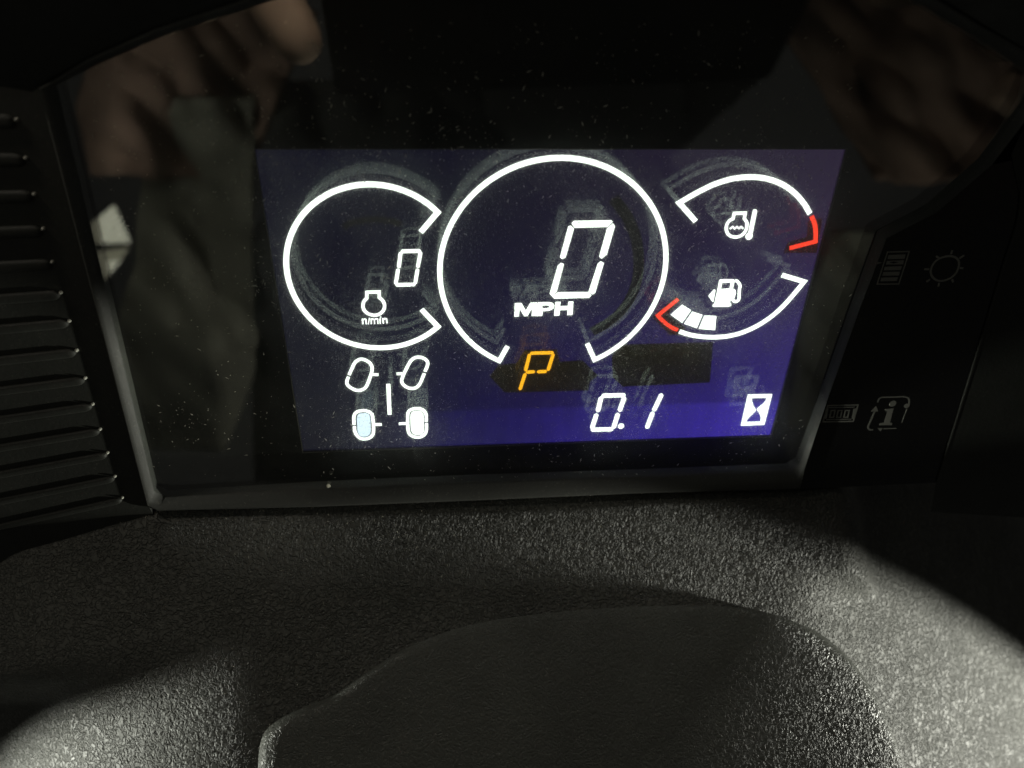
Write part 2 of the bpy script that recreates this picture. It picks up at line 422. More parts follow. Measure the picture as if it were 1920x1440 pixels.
link('bloom_film', *prism(rim(-0.06), 0.42, 0.50), M['film'], cl)  # added layer whose haze makes the bloom around lit strokes; specks are dust
link('lens', *prism(lens_poly, 5.6, 8.2), M['lens'], cl)
# bezel ring: chamfer from lens up to its rim, then outside wall
rings = []
zi, zo = 8.3, 11.0
I = [at(x, y, zi) for x, y in INNER]; Oo = [at(x, y, zo) for x, y in OUTER]
vs = []; fs = []; n = len(I)
prof = [(-0.06, 5.4), (0.0, zi), (0.12, zi + 0.55), (0.5, (zi + zo) / 2 + 0.45), (0.85, zo - 0.02), (1.0, zo), (1.07, zo - 0.5), (1.1, zo - 4)]
for (k, z) in prof:
    for a, b in zip(I, Oo):
        q = a + (b - a) * k; vs.append(Vector((q.x, q.y, z)))
for r in range(len(prof) - 1):
    for i in range(n): j = (i + 1) % n; fs.append((r * n + i, r * n + j, (r + 1) * n + j, (r + 1) * n + i))
link('bezel', vs, fs, M['bezel'], cl, smooth=True)

# ---- tachometer
def ell_arc(c, r, a0, a1, n=90): return [Vector((c[0] + r[0] * math.cos(a0 + (a1 - a0) * i / n), c[1] + r[1] * math.sin(a0 + (a1 - a0) * i / n), 0)) * 187 for i in range(n + 1)]
def ang(p, c, r): return math.atan2((p.y / 187 - c[1]) / r[1], (p.x / 187 - c[0]) / r[0])
cL, rL = (-0.0958469, -0.4473448), (0.1246758, 0.1264264)
a0 = ang(at(822, 396.5), cL, rL); a1 = ang(at(820, 611), cL, rL) + 2 * math.pi
arcL = [at(789, 435)] + ell_arc(cL, rL, a0, a1) + [at(790.5, 580)]
wS = pxmm(700, 400, 0) * 10.2
tach = link('tachometer_ring', *ribbon(arcL, wS, SW0, SW1), M['white_light'], cl)
s1 = lambda l: P(l, 0, 4.8, (460, 240))
for a, b in (((1400, 1110), (1580, 1105)), ((1398, 1117), (1381, 1258)), ((1579, 1112), (1551, 1256)), ((1376, 1266), (1353, 1405)), ((1551, 1266), (1528, 1402)), ((1352, 1411), (1530, 1407))):
    q = s1([a, b]); link('segment', *seg(q[0], q[1], pxmm(765, 500, 0) * 6.6, pt=0.3), M['white_light'], tach)
s5 = lambda l: P(l, 0, 18, (660, 535))
eng = crc(s5([(735, 1005), (600, 975), (470, 900), (395, 800), (370, 680), (400, 540), (500, 430)]) , 1)[:7]
path = cr(s5([(500, 430), (400, 540), (370, 680), (395, 800), (470, 900), (600, 975), (735, 1005), (870, 988), (985, 925), (1070, 820), (1100, 700), (1080, 590), (1010, 480), (920, 410)]), 4) + s5([(918, 218), (500, 228)])
link('engine_symbol', *ribbon(path, pxmm(700, 570, 0) * 5.6, SW0, SW1, True), M['white_light'], tach)
wl = pxmm(700, 600, 0) / 18 * 0.70
strokes = [([(352, 1125), (366, 1305)], 62), ([(370, 1165), (430, 1132), (470, 1150), (482, 1305)], 52), ([(592, 1095), (548, 1312)], 44), ([(648, 1118), (652, 1300)], 50),
           ([(655, 1160), (705, 1125), (750, 1140), (765, 1298)], 44), ([(770, 1155), (820, 1120), (868, 1135), (880, 1292)], 44), ([(950, 1118), (956, 1285)], 56), ([(940, 1072), (990, 1068)], 44),
           ([(1042, 1108), (1060, 1283)], 56), ([(1060, 1150), (1115, 1115), (1165, 1130), (1182, 1275)], 54)]
link('lettering', *merge([ribbon(s5(p), wl * w_, SW0, SW1 + 0.002 * i) for i, (p, w_) in enumerate(strokes)]), M['white_light'], tach)

# ---- speedometer
cM, rM = (0.1617124, -0.4537065), (0.1666194, 0.1679415)
a0 = ang(at(1114, 673), cM, rM); a1 = ang(at(934.5, 679), cM, rM)
if a1 < a0: a1 += 2 * math.pi
arcM = [at(1101, 644)] + ell_arc(cM, rM, a0, a1, 130) + [at(951.5, 649)]
speed = link('speedometer_ring', *ribbon(arcM, wS * 0.98, SW0, SW1), M['white_light'], cl)
s3 = lambda l: P(l, 0, 4, (800, 240))
for q in ([(1086, 715), (1105, 696), (1385, 692), (1394, 703), (1355, 741), (1110, 747)],
          [(1062, 738), (1080, 731), (1104, 752), (1042, 968), (1018, 984), (1000, 968)],
          [(1397, 715), (1411, 735), (1350, 948), (1312, 978), (1293, 964), (1352, 756)],
          [(1008, 1010), (1029, 1020), (975, 1226), (938, 1258), (922, 1242), (984, 1030)],
          [(1305, 999), (1328, 1012), (1264, 1232), (1247, 1247), (1214, 1228), (1283, 1018)],
          [(987, 1231), (1214, 1230), (1236, 1252), (1218, 1272), (955, 1278), (940, 1263)]):
    link('segment', *prism(s3(q), SW0, SW1), M['white_light'], speed)
s4 = lambda l: P(l, 0, 7.385, (900, 560))
link('lettering', *merge([prism(s4([(482, 62), (575, 60), (635, 165), (697, 55), (790, 52), (777, 235), (715, 237), (722, 125), (655, 238), (612, 240), (548, 135), (537, 243), (475, 245)]), SW0, SW1),
      prism(s4([(800, 50), (960, 48), (1012, 60), (1030, 95), (1012, 138), (960, 163), (868, 172), (860, 235), (780, 238)]), SW0, SW1, [s4([(862, 92), (930, 88), (962, 100), (955, 122), (920, 132), (860, 135)])]),
      prism(s4([(1045, 45), (1115, 42), (1108, 105), (1215, 100), (1225, 40), (1292, 38), (1280, 220), (1208, 225), (1214, 152), (1105, 157), (1098, 229), (1025, 232)]), SW0, SW1)]), M['white_light'], speed)
# tinted strips around the dials
cres = cr(P([(1150, 372), (1178, 410), (1195, 460), (1196, 515), (1180, 562), (1150, 598), (1110, 622)]), 8)
link('tinted_strip', *ribbon(cres, pxmm(1100, 500, 0) * 20, 0.01, 0.04), M['dark_filter'], speed)
cres = cr(P([(645, 428), (655, 419), (690, 412), (725, 413), (752, 420)]), 6)
link('tinted_strip', *ribbon(cres, pxmm(1100, 500, 0) * 11, 0.01, 0.04), M['dark_filter'], tach)

# ---- gear indicator
gear = link('gear_indicator', *prism(P([(918, 706), (934, 684), (968, 681), (984, 656), (1044, 655), (1050, 678), (1092, 675), (1121, 704), (1107, 715), (1103, 732), (947, 736)]), 0.01, 0.045), M['brown_filter'], cl)
for a, b in (((693, 753), (1020, 745)), ((688, 762), (628, 1000)), ((1016, 757), (940, 995)), ((632, 1016), (762, 1008)), ((788, 1011), (925, 1004)), ((628, 1030), (550, 1262))):
    q = s4([a, b]); link('segment', *seg(q[0], q[1], pxmm(1000, 690, 0) * 6.0, pt=0.4), M['amber_light'], gear)
link('filter_window', *prism(P([(1160, 646), (1337, 641), (1331, 717), (1168, 725), (1149, 708), (1147, 668)]), 0.01, 0.045), M['brown_filter'], cl)

# ---- hour meter
s6 = lambda l: P(l, 0, 4, (860, 540))
hour = link('hour_meter', *disc(s6([(1217, 1035)])[0], pxmm(1160, 800, 0) * 5, SW0, SW1), M['white_light'], cl)
for a, b in (((1072, 806), (1250, 803)), ((1069, 815), (1042, 928)), ((1244, 814), (1205, 925)), ((1035, 942), (998, 1055)), ((1195, 938), (1160, 1052)), ((992, 1062), (1158, 1058)),
             ((1524, 792), (1461, 922)), ((1457, 928), (1410, 1052))):
    q = s6([a, b]); link('segment', *seg(q[0], q[1], pxmm(1160, 770, 0) * 7.4, pt=0.35), M['white_light'], hour)
s7 = lambda l: P(l, 0, 16.94, (1370, 725))
link('hourglass_symbol', *prism(s7([(545, 250), (1315, 233), (1062, 1200), (322, 1232)]), SW0, SW1,
     [s7([(660, 352), (1155, 345), (1110, 440), (1040, 530), (930, 620), (838, 700), (832, 735), (880, 800), (930, 880), (958, 970), (945, 1108), (475, 1120), (530, 1020), (610, 930), (700, 850), (785, 765), (798, 715), (720, 600), (680, 490)])]), M['white_light'], hour)

# ---- temperature gauge
s8 = lambda l: P(l, 0, 4.8, (1200, 250))
top = cr(s8([(352, 625), (500, 540), (650, 465), (800, 415), (900, 398), (1000, 393), (1100, 400), (1200, 425), (1300, 470), (1400, 545), (1480, 640), (1528, 722)]), 6)
temp = link('temperature_gauge', *ribbon([s8([(500, 790)])[0]] + top, wS * 0.97, SW0, SW1), M['white_light'], cl)
link('red_zone', *ribbon(cr(s8([(1543, 745), (1572, 820), (1580, 900), (1578, 972)]), 5) + s8([(1345, 1032)]), wS * 0.85, SW0, SW1), M['red_light'], temp)
link('red_filter', *prism(s8([(1510, 790), (1640, 760), (1590, 1075), (1290, 1075), (1330, 980), (1500, 930)]), 0.01, 0.045), M['red_filter'], temp)
s9 = lambda l: P(l, 0, 16, (1340, 370))
path = cr(s9([(545, 640), (440, 700), (365, 810), (345, 950), (385, 1080), (480, 1160), (600, 1190), (730, 1170), (860, 1090), (940, 960), (965, 800), (945, 720), (885, 635)]), 4) + s9([(915, 468), (585, 478)])
link('engine_symbol', *merge([ribbon(path, pxmm(1390, 425, 0) * 5.4, SW0, SW1, True), ribbon(s9([(450, 945), (540, 880), (595, 935), (670, 880), (720, 930), (790, 880), (850, 935)]), pxmm(1390, 425, 0) * 3.0, SW0, SW1)]), M['white_light'], temp)
link('thermometer_symbol', *merge([prism(s9([(1150, 380), (1200, 350), (1260, 375), (1262, 430), (1125, 1110), (1000, 1090)]), SW0, SW1, [s9([(1178, 440), (1192, 450), (1128, 790), (1108, 785)])]), disc(s9([(1028, 1165)])[0], pxmm(1400, 440, 0) * 6.4, SW0, SW1 + 0.004)]), M['white_light'], temp)

# ---- fuel gauge
s10 = lambda l: P(l, 0, 3.6, (1200, 450))
low = cr(s10([(266, 616), (340, 640), (430, 653), (520, 655), (610, 645), (700, 620), (800, 573), (900, 505), (980, 430), (1050, 350), (1107, 281)]), 6)
fuel = link('fuel_gauge', *ribbon(low + s10([(958, 236)]), wS * 0.95, SW0, SW1), M['white_light'], cl)
link('red_zone', *ribbon(s10([(257, 398), (120, 508)]) + cr(s10([(125, 515), (165, 555), (210, 587), (254, 607)]), 4), wS * 0.8, SW0, SW1), M['red_light'], fuel)
link('red_filter', *prism(s10([(240, 380), (285, 400), (190, 500), (310, 590), (290, 640), (200, 640), (80, 520)]), 0.01, 0.045), M['dark_filter'], fuel)
for q in ([(285, 436), (343, 473), (284, 558), (206, 503)], [(353, 483), (421, 504), (382, 594), (297, 564)], [(434, 509), (514, 513), (505, 607), (397, 598)]):
    link('level_bar', *prism(s10(q), SW0, SW1), M['white_light'], fuel)
s11 = lambda l: P(l, 0, 18, (1310, 510))
link('pump_symbol', *merge([prism(s11([(690, 290), (720, 255), (770, 245), (1190, 243), (1205, 300), (1050, 1040), (1095, 1055), (1097, 1100), (1060, 1145), (1010, 1160), (470, 1168), (478, 1095), (530, 1055), (620, 660)]), SW0, SW1, [s11([(782, 362), (1080, 345), (1045, 552), (748, 572)])]),
      ribbon(cr(s11([(1120, 612), (1185, 625), (1200, 680), (1185, 780), (1145, 900), (1180, 975), (1260, 992), (1330, 950), (1358, 870), (1365, 700), (1375, 560), (1398, 470), (1350, 370), (1285, 300), (1228, 290)]), 3), pxmm(1380, 550, 0) * 5.0, SW0, SW1 + 0.004),
      prism(s11([(510, 590), (562, 600), (492, 1005), (450, 985), (400, 920), (325, 800)]), SW0, SW1)]), M['white_light'], fuel)

# ---- wheel / steering mode indicator
s12 = lambda l: P(l, 0, 4, (500, 520)); k4 = pxmm(720, 760, 0) / 4
steer = link('axle_symbol', *ribbon(s12([(912, 800), (922, 1028)]), k4 * 26, SW0, SW1), M['white_light'], cl)
wh = [([(618, 731), (655, 650), (678, 624), (710, 613), (750, 624), (784, 655), (790, 700), (760, 790), (738, 828), (700, 846), (660, 842), (615, 815), (601, 785), (613, 745)], [(790, 727), (838, 730)]),
      ([(1188, 705), (1208, 650), (1197, 620), (1160, 600), (1120, 600), (1085, 620), (1055, 670), (1020, 745), (1014, 785), (1038, 815), (1080, 832), (1120, 826), (1150, 795), (1182, 720)], [(975, 722), (1025, 722)]),
      ([(655, 1104), (655, 1040), (672, 1012), (705, 1000), (745, 1000), (780, 1015), (795, 1045), (802, 1150), (788, 1190), (752, 1210), (710, 1209), (680, 1188), (662, 1155), (657, 1116)], [(812, 1102), (862, 1102)]),
      ([(1197, 1082), (1196, 1030), (1180, 1000), (1150, 985), (1105, 985), (1070, 1000), (1058, 1035), (1062, 1150), (1085, 1185), (1115, 1197), (1155, 1196), (1188, 1172), (1198, 1140), (1198, 1094)], [(992, 1097), (1045, 1095)])]
for i, (loop, stub) in enumerate(wh):
    link('wheel_outline', *merge([ribbon(cr(s12(loop), 4), k4 * 21, SW0, SW1), ribbon(s12(stub), k4 * 18, SW0, SW1 + 0.004)]), M['white_light'], steer)
def rr(poly, mat):
    link('wheel_fill', *prism(crc(s12(poly), 4), SW0, SW1), M[mat], steer)
rr([(677, 1052), (687, 1028), (711, 1019), (747, 1019), (768, 1029), (776, 1053), (779, 1100), (781, 1151), (770, 1179), (747, 1191), (713, 1191), (692, 1175), (682, 1149), (679, 1100)], 'pale_blue_light')
rr([(1079, 1042), (1086, 1016), (1110, 1004), (1148, 1004), (1168, 1015), (1176, 1037), (1177, 1090), (1178, 1143), (1170, 1165), (1153, 1176), (1117, 1177), (1096, 1167), (1084, 1143), (1080, 1090)], 'white_light')

# ================================================================== button panel on the right
bp = thing('button_panel', 'glossy black panel with four faint grey printed symbols right of the lit display', 'control panel', at(1700, 640, 8))
BW = 9.6
pan = [(1500, 917), (1510, 876), (1552, 748), (1607, 593), (1662, 447), (1757, 398), (1860, 309), (1900, 300), (1915, 380), (1890, 480), (1835, 650), (1780, 820), (1755, 905)]
link('panel', *prism([at(x, y, BW) for x, y in pan], 4, BW), M['panel'], bp)
edge = cr([at(x, y, BW) for x, y in [(1915, 330), (1908, 410), (1880, 500), (1835, 650), (1785, 810), (1757, 900)]], 6)
link('panel_edge', *ribbon(edge, 0.5, BW, BW + 0.5), M['rib'], bp)
t1 = lambda l: P(l, BW, 6.62, (1630, 380)); kk = pxmm(1675, 500, BW) / 6.62; Z0, Z1 = BW - 0.1, BW + 0.06
bat = link('level_symbol', *merge([ribbon(t1([(225, 612), (495, 605), (365, 1008), (95, 1010)]), kk * 15, Z0, Z1, True), prism(t1([(85, 728), (158, 745), (90, 766)]), Z0, Z1)] +
     [prism(t1(q), Z0, Z1) for q in ([(238, 650), (450, 640), (436, 695), (225, 700)], [(190, 795), (405, 785), (388, 835), (178, 840)], [(172, 860), (380, 855), (366, 903), (160, 905)], [(147, 930), (355, 925), (340, 970), (137, 975)])] +
     [prism(t1([(218, 722), (430, 714), (418, 765), (205, 768)]), Z0, Z1, [t1([(245, 742), (300, 728), (370, 738), (300, 754)])])]), M['icon'], bp)
sun = [ribbon(crc(t1([(760, 850), (800, 750), (880, 688), (1000, 662), (1090, 695), (1112, 770), (1070, 880), (980, 948), (870, 970), (790, 930)]), 4), kk * 24, Z0, Z1, True)]
for a, b in (((1012, 640), (1028, 590)), ((868, 690), (828, 662)), ((742, 825), (680, 825)), ((752, 950), (708, 984)), ((865, 992), (855, 1042)), ((1118, 692), (1175, 652)), ((1125, 808), (1165, 815)), ((1025, 950), (1040, 988))):
    sun.append(ribbon(t1([a, b]), kk * 24, Z0, Z1 + 0.004))
link('sun_symbol', *merge(sun), M['icon'], bp)
t2 = lambda l: P(l, BW, 9.6, (1540, 740)); k9 = pxmm(1600, 780, BW) / 9.6
od = [ribbon(t2([(118, 195), (660, 183), (575, 478), (28, 488)]), k9 * 22, Z0, Z1, True), ribbon(t2([(130, 232), (600, 222)]), k9 * 14, Z0, Z1), ribbon(t2([(90, 448), (540, 440)]), k9 * 14, Z0, Z1)]
for x in (205, 330, 460):
    od.append(ribbon(t2([(x - 28, 285), (x + 42, 283), (x + 15, 405), (x - 55, 407)]), k9 * 20, Z0, Z1, True))
for x in (90, 590):
    od.append(ribbon(t2([(x + 12, 250), (x - 20, 430)]), k9 * 40, Z0, Z1 + 0.004))
link('counter_symbol', *merge(od), M['icon'], bp)
inf = [ribbon(cr(t2([(1012, 138), (1042, 72), (1110, 46), (1300, 42), (1500, 38), (1572, 75), (1578, 180)]), 4), k9 * 24, Z0, Z1), disc(t2([(1538, 200)])[0], k9 * 42, Z0, Z1 + 0.004),
       ribbon(cr(t2([(962, 290), (905, 430), (845, 570), (862, 625), (930, 632)]), 4), k9 * 26, Z0, Z1), prism(t2([(985, 205), (1025, 300), (890, 302)]), Z0, Z1 + 0.004),
       prism(t2([(1010, 600), (1110, 600), (1060, 660)]), Z0, Z1), ribbon(t2([(1120, 612), (1350, 606)]), k9 * 16, Z0, Z1 + 0.004), ribbon(t2([(1540, 250), (1450, 500)]), k9 * 14, Z0, Z1),
       disc(t2([(1285, 160)])[0], k9 * 55, Z0, Z1), prism(t2([(1145, 258), (1300, 245), (1235, 500), (1275, 510), (1265, 545), (1040, 548), (1055, 512), (1128, 502), (1192, 298), (1148, 292)]), Z0, Z1)]
link('information_symbol', *merge(inf), M['icon'], bp)

# ================================================================== hood above and to the right
hd = thing('dash_hood', 'matt black hood framing the top and right of the instrument display', 'dashboard hood', at(900, -120, 12))
def strip(inner, outer, zi_, zo_, steps=6, bow=2.0):
    vs_, fs_ = [], []; n_ = len(inner)
    for k in range(steps + 1):
        t = k / steps; z = zi_ + (zo_ - zi_) * t + bow * math.sin(math.pi * t)
        for a, b in zip(inner, outer):
            p0 = at(*a, zi_); p1 = at(*b, zo_); q = p0 + (p1 - p0) * t; vs_.append(Vector((q.x, q.y, z)))
    for r in range(steps):
        for i in range(n_ - 1): fs_.append((r * n_ + i, r * n_ + i + 1, (r + 1) * n_ + i + 1, (r + 1) * n_ + i))
    return vs_, fs_
hv = strip([(60, 172), (165, 116), (290, 60), (555, -28), (1000, -76), (1690, -38), (1845, 56), (1975, 132)],
           [(-420, 60), (-300, -200), (-80, -380), (400, -480), (1000, -520), (1800, -480), (2150, -300), (2500, 0)], 10.2, 30, 8, 3)
link('hood_top', *hv, M['hood'], hd, smooth=True)
hv = strip([(1960, 150), (1935, 205), (1896, 290), (1915, 380), (1890, 480), (1835, 650), (1780, 820), (1755, 905), (1745, 960)],
           [(2600, 0), (2600, 200), (2600, 350), (2600, 450), (2600, 550), (2600, 700), (2600, 850), (2600, 930), (2600, 1000)], 9.8, 20, 8, 1)
link('hood_side', *hv, M['hood'], hd, smooth=True)

# ================================================================== ribbed panel on the left
rp = thing('ribbed_trim_panel', 'black trim panel with fourteen raised ribs left of the display', 'trim panel', at(60, 600, 9))
RW = 9.4
link('backing_panel', *prism([at(x, y, RW) for x, y in [(84, 168), (180, 560), (278, 948), (300, 990), (100, 1100), (-420, 1200), (-500, 100)]], 3, RW), M['rib'], rp)
tips = [(30, 225), (47, 297), (63, 365), (80, 430), (97, 492), (113, 550), (129, 603), (143, 658), (159, 710), (173, 759), (187, 806), (201, 850), (215, 894), (229, 934)]
for i, (x, y) in enumerate(tips):
    sl = -0.02 + 0.24 * (i / 13.0)               # ribs fan out downwards
    a = at(x, y + 2, RW); b = at(x - 420, y + 2 + 420 * sl, RW)
    d = (b - a).normalized(); nrm = Vector((-d.y, d.x, 0)); hw = 1.5 - 0.4 * i / 13; ht = 1.1
    L = (b - a).length
    prof_ = [(-1.0, 0.0), (-0.92, 0.62), (-0.72, 0.9), (-0.4, 1.0), (0.4, 1.0), (0.72, 0.9), (0.92, 0.62), (1.0, 0.0)]
    stat = [(0.0, 0.0, 0.0), (0.18, 0.40, 0.55), (0.55, 0.66, 0.82), (1.1, 0.88, 0.96), (2.0, 1.0, 1.0), (12, 1, 1), (L, 1, 1)]
    vs_, fs_ = [], []
    for (s_, wf, hf) in stat:
        for (c, h) in prof_:
            q = a + d * s_ + nrm * (c * hw * max(wf, 0.12)); vs_.append(Vector((q.x, q.y, RW + ht * h * hf - 0.01)))
    m_ = len(prof_)
    for r in range(len(stat) - 1):
        for c in range(m_ - 1): fs_.append((r * m_ + c, r * m_ + c + 1, (r + 1) * m_ + c + 1, (r + 1) * m_ + c))
    rb = link('rib', vs_, fs_, M['rib'], rp, smooth=True)
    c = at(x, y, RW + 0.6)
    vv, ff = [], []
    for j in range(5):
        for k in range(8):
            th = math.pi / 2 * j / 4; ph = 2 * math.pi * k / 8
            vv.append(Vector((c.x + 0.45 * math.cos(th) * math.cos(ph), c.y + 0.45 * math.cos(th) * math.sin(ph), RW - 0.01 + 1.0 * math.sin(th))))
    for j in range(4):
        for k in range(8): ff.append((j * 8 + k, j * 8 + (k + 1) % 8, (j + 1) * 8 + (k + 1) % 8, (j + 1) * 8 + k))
    link('rib_tip', vv, ff, M['tip_glint'], rb, smooth=True)

# ================================================================== dashboard deck
us = [-190 + i * 1.6 for i in range(290)]; ts = [0, 0.5, 1, 1.6, 2.4, 3.4, 4.6] + [6 + j * 1.8 for j in range(95)]
vs, fs = [], []
for t in ts:
    for u in us:
        b = Vector((u, vbt(u, t), 9.0)) + DT * t + DN * deck_h(u, t)
        vs.append(b)
nu = len(us)
for j in range(len(ts) - 1):
    for i in range(nu - 1): fs.append((j * nu + i, j * nu + i + 1, (j + 1) * nu + i + 1, (j + 1) * nu + i))
deck = link('dashboard', vs, fs, M['deck'], None, (30, -150, 9), smooth=True)
tag(deck, 'dark grey grained dashboard surface running below the display, brightly lit at the lower right', 'dashboard')

# ================================================================== steering column cover
PH = 10.0
po = [(485, 1600), (486, 1470), (492, 1400), (517, 1364), (570, 1334), (625, 1310), (690, 1262), (770, 1212), (880, 1170), (1020, 1146), (1180, 1134), (1330, 1133), (1430, 1146), (1520, 1182), (1600, 1246), (1655, 1330), (1700, 1440), (1735, 1560), (1740, 1800), (1100, 1950), (480, 1800)]
PT = deckpt(1250, 1133)
PA = math.radians(7.5)
PN = (DN * math.cos(PA) - DT * math.sin(PA)); PP = PT + DN * 0.35
pts = crc([at_plane(x, y, PP, PN) for x, y in po], 5)
c0 = at_plane(1100, 1500, PP, PN)
ringp = [(1.035, -PH - 6), (1.015, -PH * 0.4), (1.004, -2.2), (1.0, -1.3), (0.992, -0.6), (0.98, -0.15), (0.955, 0.15), (0.9, 0.35), (0.8, 0.6), (0.65, 0.9), (0.45, 1.15), (0.22, 1.3)]
vs, fs = [], []; n = len(pts)
for k, h in ringp:
    for p in pts: vs.append(c0 + (p - c0) * k + DN * h)
for r in range(len(ringp) - 1):
    for i in range(n): j = (i + 1) % n; fs.append((r * n + i, r * n + j, (r + 1) * n + j, (r + 1) * n + i))
vs.append(c0 + DN * 1.35); last = len(vs) - 1; r = (len(ringp) - 1) * n
for i in range(n): fs.append((r + i, r + (i + 1) % n, last))
pod = link('steering_column_cover', vs, fs, M['pod'], None, deckpt(1100, 1500), smooth=True)
tag(pod, 'rounded black grained steering column cover bulging up at the bottom centre', 'column cover')

# ================================================================== dust and crumbs
def flakes(n, place, smin, smax, elong=1.0):
    vs_, fs_ = [], []
    for _ in range(n):
        r_ = place()
        if r_ is None: continue
        c, nn, k = r_
        a = Vector((random.gauss(0, 1), random.gauss(0, 1), random.gauss(0, 1))); a = (a - nn * a.dot(nn)).normalized(); b = nn.cross(a)
        s_ = k * (smin + (smax - smin) * random.random() ** 3); e_ = s_ * (1 + elong * random.random() ** 2 * 4)
        i = len(vs_); tz = nn * 0.03
        vs_ += [c - a * e_ + tz * random.random(), c + b * s_ * random.uniform(0.5, 1), c + a * e_ * random.uniform(0.6, 1) + tz, c - b * s_ * random.uniform(0.5, 1), c + nn * s_ * 0.8]
        fs_ += [(i, i + 1, i + 4), (i + 1, i + 2, i + 4), (i + 2, i + 3, i + 4), (i + 3, i, i + 4)]
    return vs_, fs_
ZW = Vector((0, 0, 1))
clus = [(720, 850, 60), (620, 790, 40), (820, 600, 60), (560, 500, 60), (700, 420, 50), (900, 290, 40), (1100, 290, 60), (1100, 720, 60), (1350, 560, 70), (1300, 420, 50), (1150, 530, 50), (1480, 330, 50), (700, 800, 70), (1000, 850, 80)] + [(random.uniform(300, 1560), random.uniform(200, 880), random.uniform(15, 70)) for _ in range(36)]
def on_lens():
    if random.random() < 0.45:
        c = random.choice(clus); x, y = random.gauss(c[0], c[2]), random.gauss(c[1], c[2] * 0.7)
    else: x, y = random.uniform(150, 1600), random.uniform(40, 900)
    if x < 130 + (y - 160) * 0.22 or x > 1650 - (y - 440) * 0.35 or y > 925 - x * 0.03 or y < 20: return None
    return at(x, y, 8.25), ZW, 1.0
d1 = link('dust', *flakes(5200, on_lens, 0.03, 0.17, 1.2), M['dust'], None, (30.5, -97, 8.2)); tag(d1, 'fine pale dust and lint scattered over the display lens', 'dust', kind='stuff')
def deck_place(lo=0, hi=110):
    def f():
        u = random.uniform(-70, 120); t = lo + (hi - lo) * random.random()
        return Vector((u, vbt(u, t), 9.0)) + DT * t + DN * (deck_h(u, t) + 0.12), DN, 1.0
    return f
d2 = link('dust', *flakes(5000, deck_place(), 0.03, 0.12, 1.2), M['dust'], None, (30, -150, 9)); tag(d2, 'pale dust specks and short fibres lying on the grained dashboard', 'dust', kind='stuff')
def on_film():
    x, y = random.uniform(500, 1580), random.uniform(275, 835)
    if random.random() < 0.5: c = random.choice(clus); x, y = random.gauss(c[0], c[2] * 1.5), random.gauss(c[1], c[2])
    p = at(x, y, 0.52)
    if not (u0 + .2 < p.x < u1 - .2 and v0 + .2 < p.y < v1 - .2): return None
    return p, ZW, 1.0
d3 = link('dust', *flakes(9000, on_film, 0.02, 0.11, 1.2), M['dust'], None, (30.5, -97, 0.52)); tag(d3, 'bright dust specks glowing around the lit dials under the lens', 'dust', kind='stuff')
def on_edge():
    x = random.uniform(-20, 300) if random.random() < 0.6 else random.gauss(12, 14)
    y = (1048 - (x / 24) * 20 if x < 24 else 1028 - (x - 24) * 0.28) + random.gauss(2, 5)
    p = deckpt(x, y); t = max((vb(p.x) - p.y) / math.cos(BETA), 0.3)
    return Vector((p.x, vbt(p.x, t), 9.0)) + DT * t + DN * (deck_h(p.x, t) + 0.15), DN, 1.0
d4 = link('dust', *flakes(700, on_edge, 0.04, 0.16, 1.2), M['dust'], None, at(100, 1010, 9)); tag(d4, 'pale flakes massed to draw the highlight on the deck lip below the ribbed panel', 'dust', kind='stuff')  # these flakes stand in for the bright highlight along the deck lip
# crumb on the bezel lip
def blob(c, r, seed):
    rnd = random.Random(seed); bm = bmesh.new(); bmesh.ops.create_icosphere(bm, subdivisions=2, radius=r)
    for v_ in bm.verts: v_.co *= rnd.uniform(0.75, 1.15)
    vs_ = [c + v_.co * 1.0 for v_ in bm.verts]; fs_ = [tuple(v_.index for v_ in f.verts) for f in bm.faces]; bm.free(); return vs_, fs_
o = link('crumb', *blob(at(616, 911, 8.8), 0.62, 3), M['dust'], None, at(616, 911, 8.8)); tag(o, 'tiny pale crumb caught on the bottom edge of the display lens', 'crumb')

# ================================================================== what the lens mirrors: phone, hands, window behind the camera
ph = thing('smartphone', 'black tablet held up above the display by two hands', 'smartphone', CAMP)
def camf(x, y, z): return CAMP + Vector(RC[0]) * x - Vector(RC[1]) * y - Vector(RC[2]) * z   # camera frame: right, up, back
def box_cam(x0, x1, y0, y1, z0, z1, r=8):
    pts_ = []
    for cx_, cy_, a_ in ((x1 - r, y1 - r, 0), (x0 + r, y1 - r, 90), (x0 + r, y0 + r, 180), (x1 - r, y0 + r, 270)):
        for k in range(5): a = math.radians(a_ + k * 22.5); pts_.append((cx_ + r * math.cos(a), cy_ + r * math.sin(a)))
    vs_ = [camf(x, y, z0) for x, y in pts_] + [camf(x, y, z1) for x, y in pts_]; k = len(pts_)
    return vs_, [tuple(range(k)), tuple(range(k, 2 * k))] + [(i, (i + 1) % k, k + (i + 1) % k, k + i) for i in range(k)]
link('smartphone_body', *box_cam(-50, 190, -102, 18, 2.5, 10.5, 5), M['phone'], ph)  # phone slab enlarged to blacken the whole mirrored band
vv, ff = [], []
lc = (38, -28)
for z, rr_ in ((2.4, 6.5), (0.8, 6.5), (0.8, 4.5)):
    for k in range(20): vv.append(camf(lc[0] + rr_ * math.cos(k * math.pi / 10), lc[1] + rr_ * math.sin(k * math.pi / 10), z))
for j in range(2):
    for k in range(20): ff.append((j * 20 + k, j * 20 + (k + 1) % 20, (j + 1) * 20 + (k + 1) % 20, (j + 1) * 20 + k))
link('camera_ring', vv, ff, M['icon'], ph)

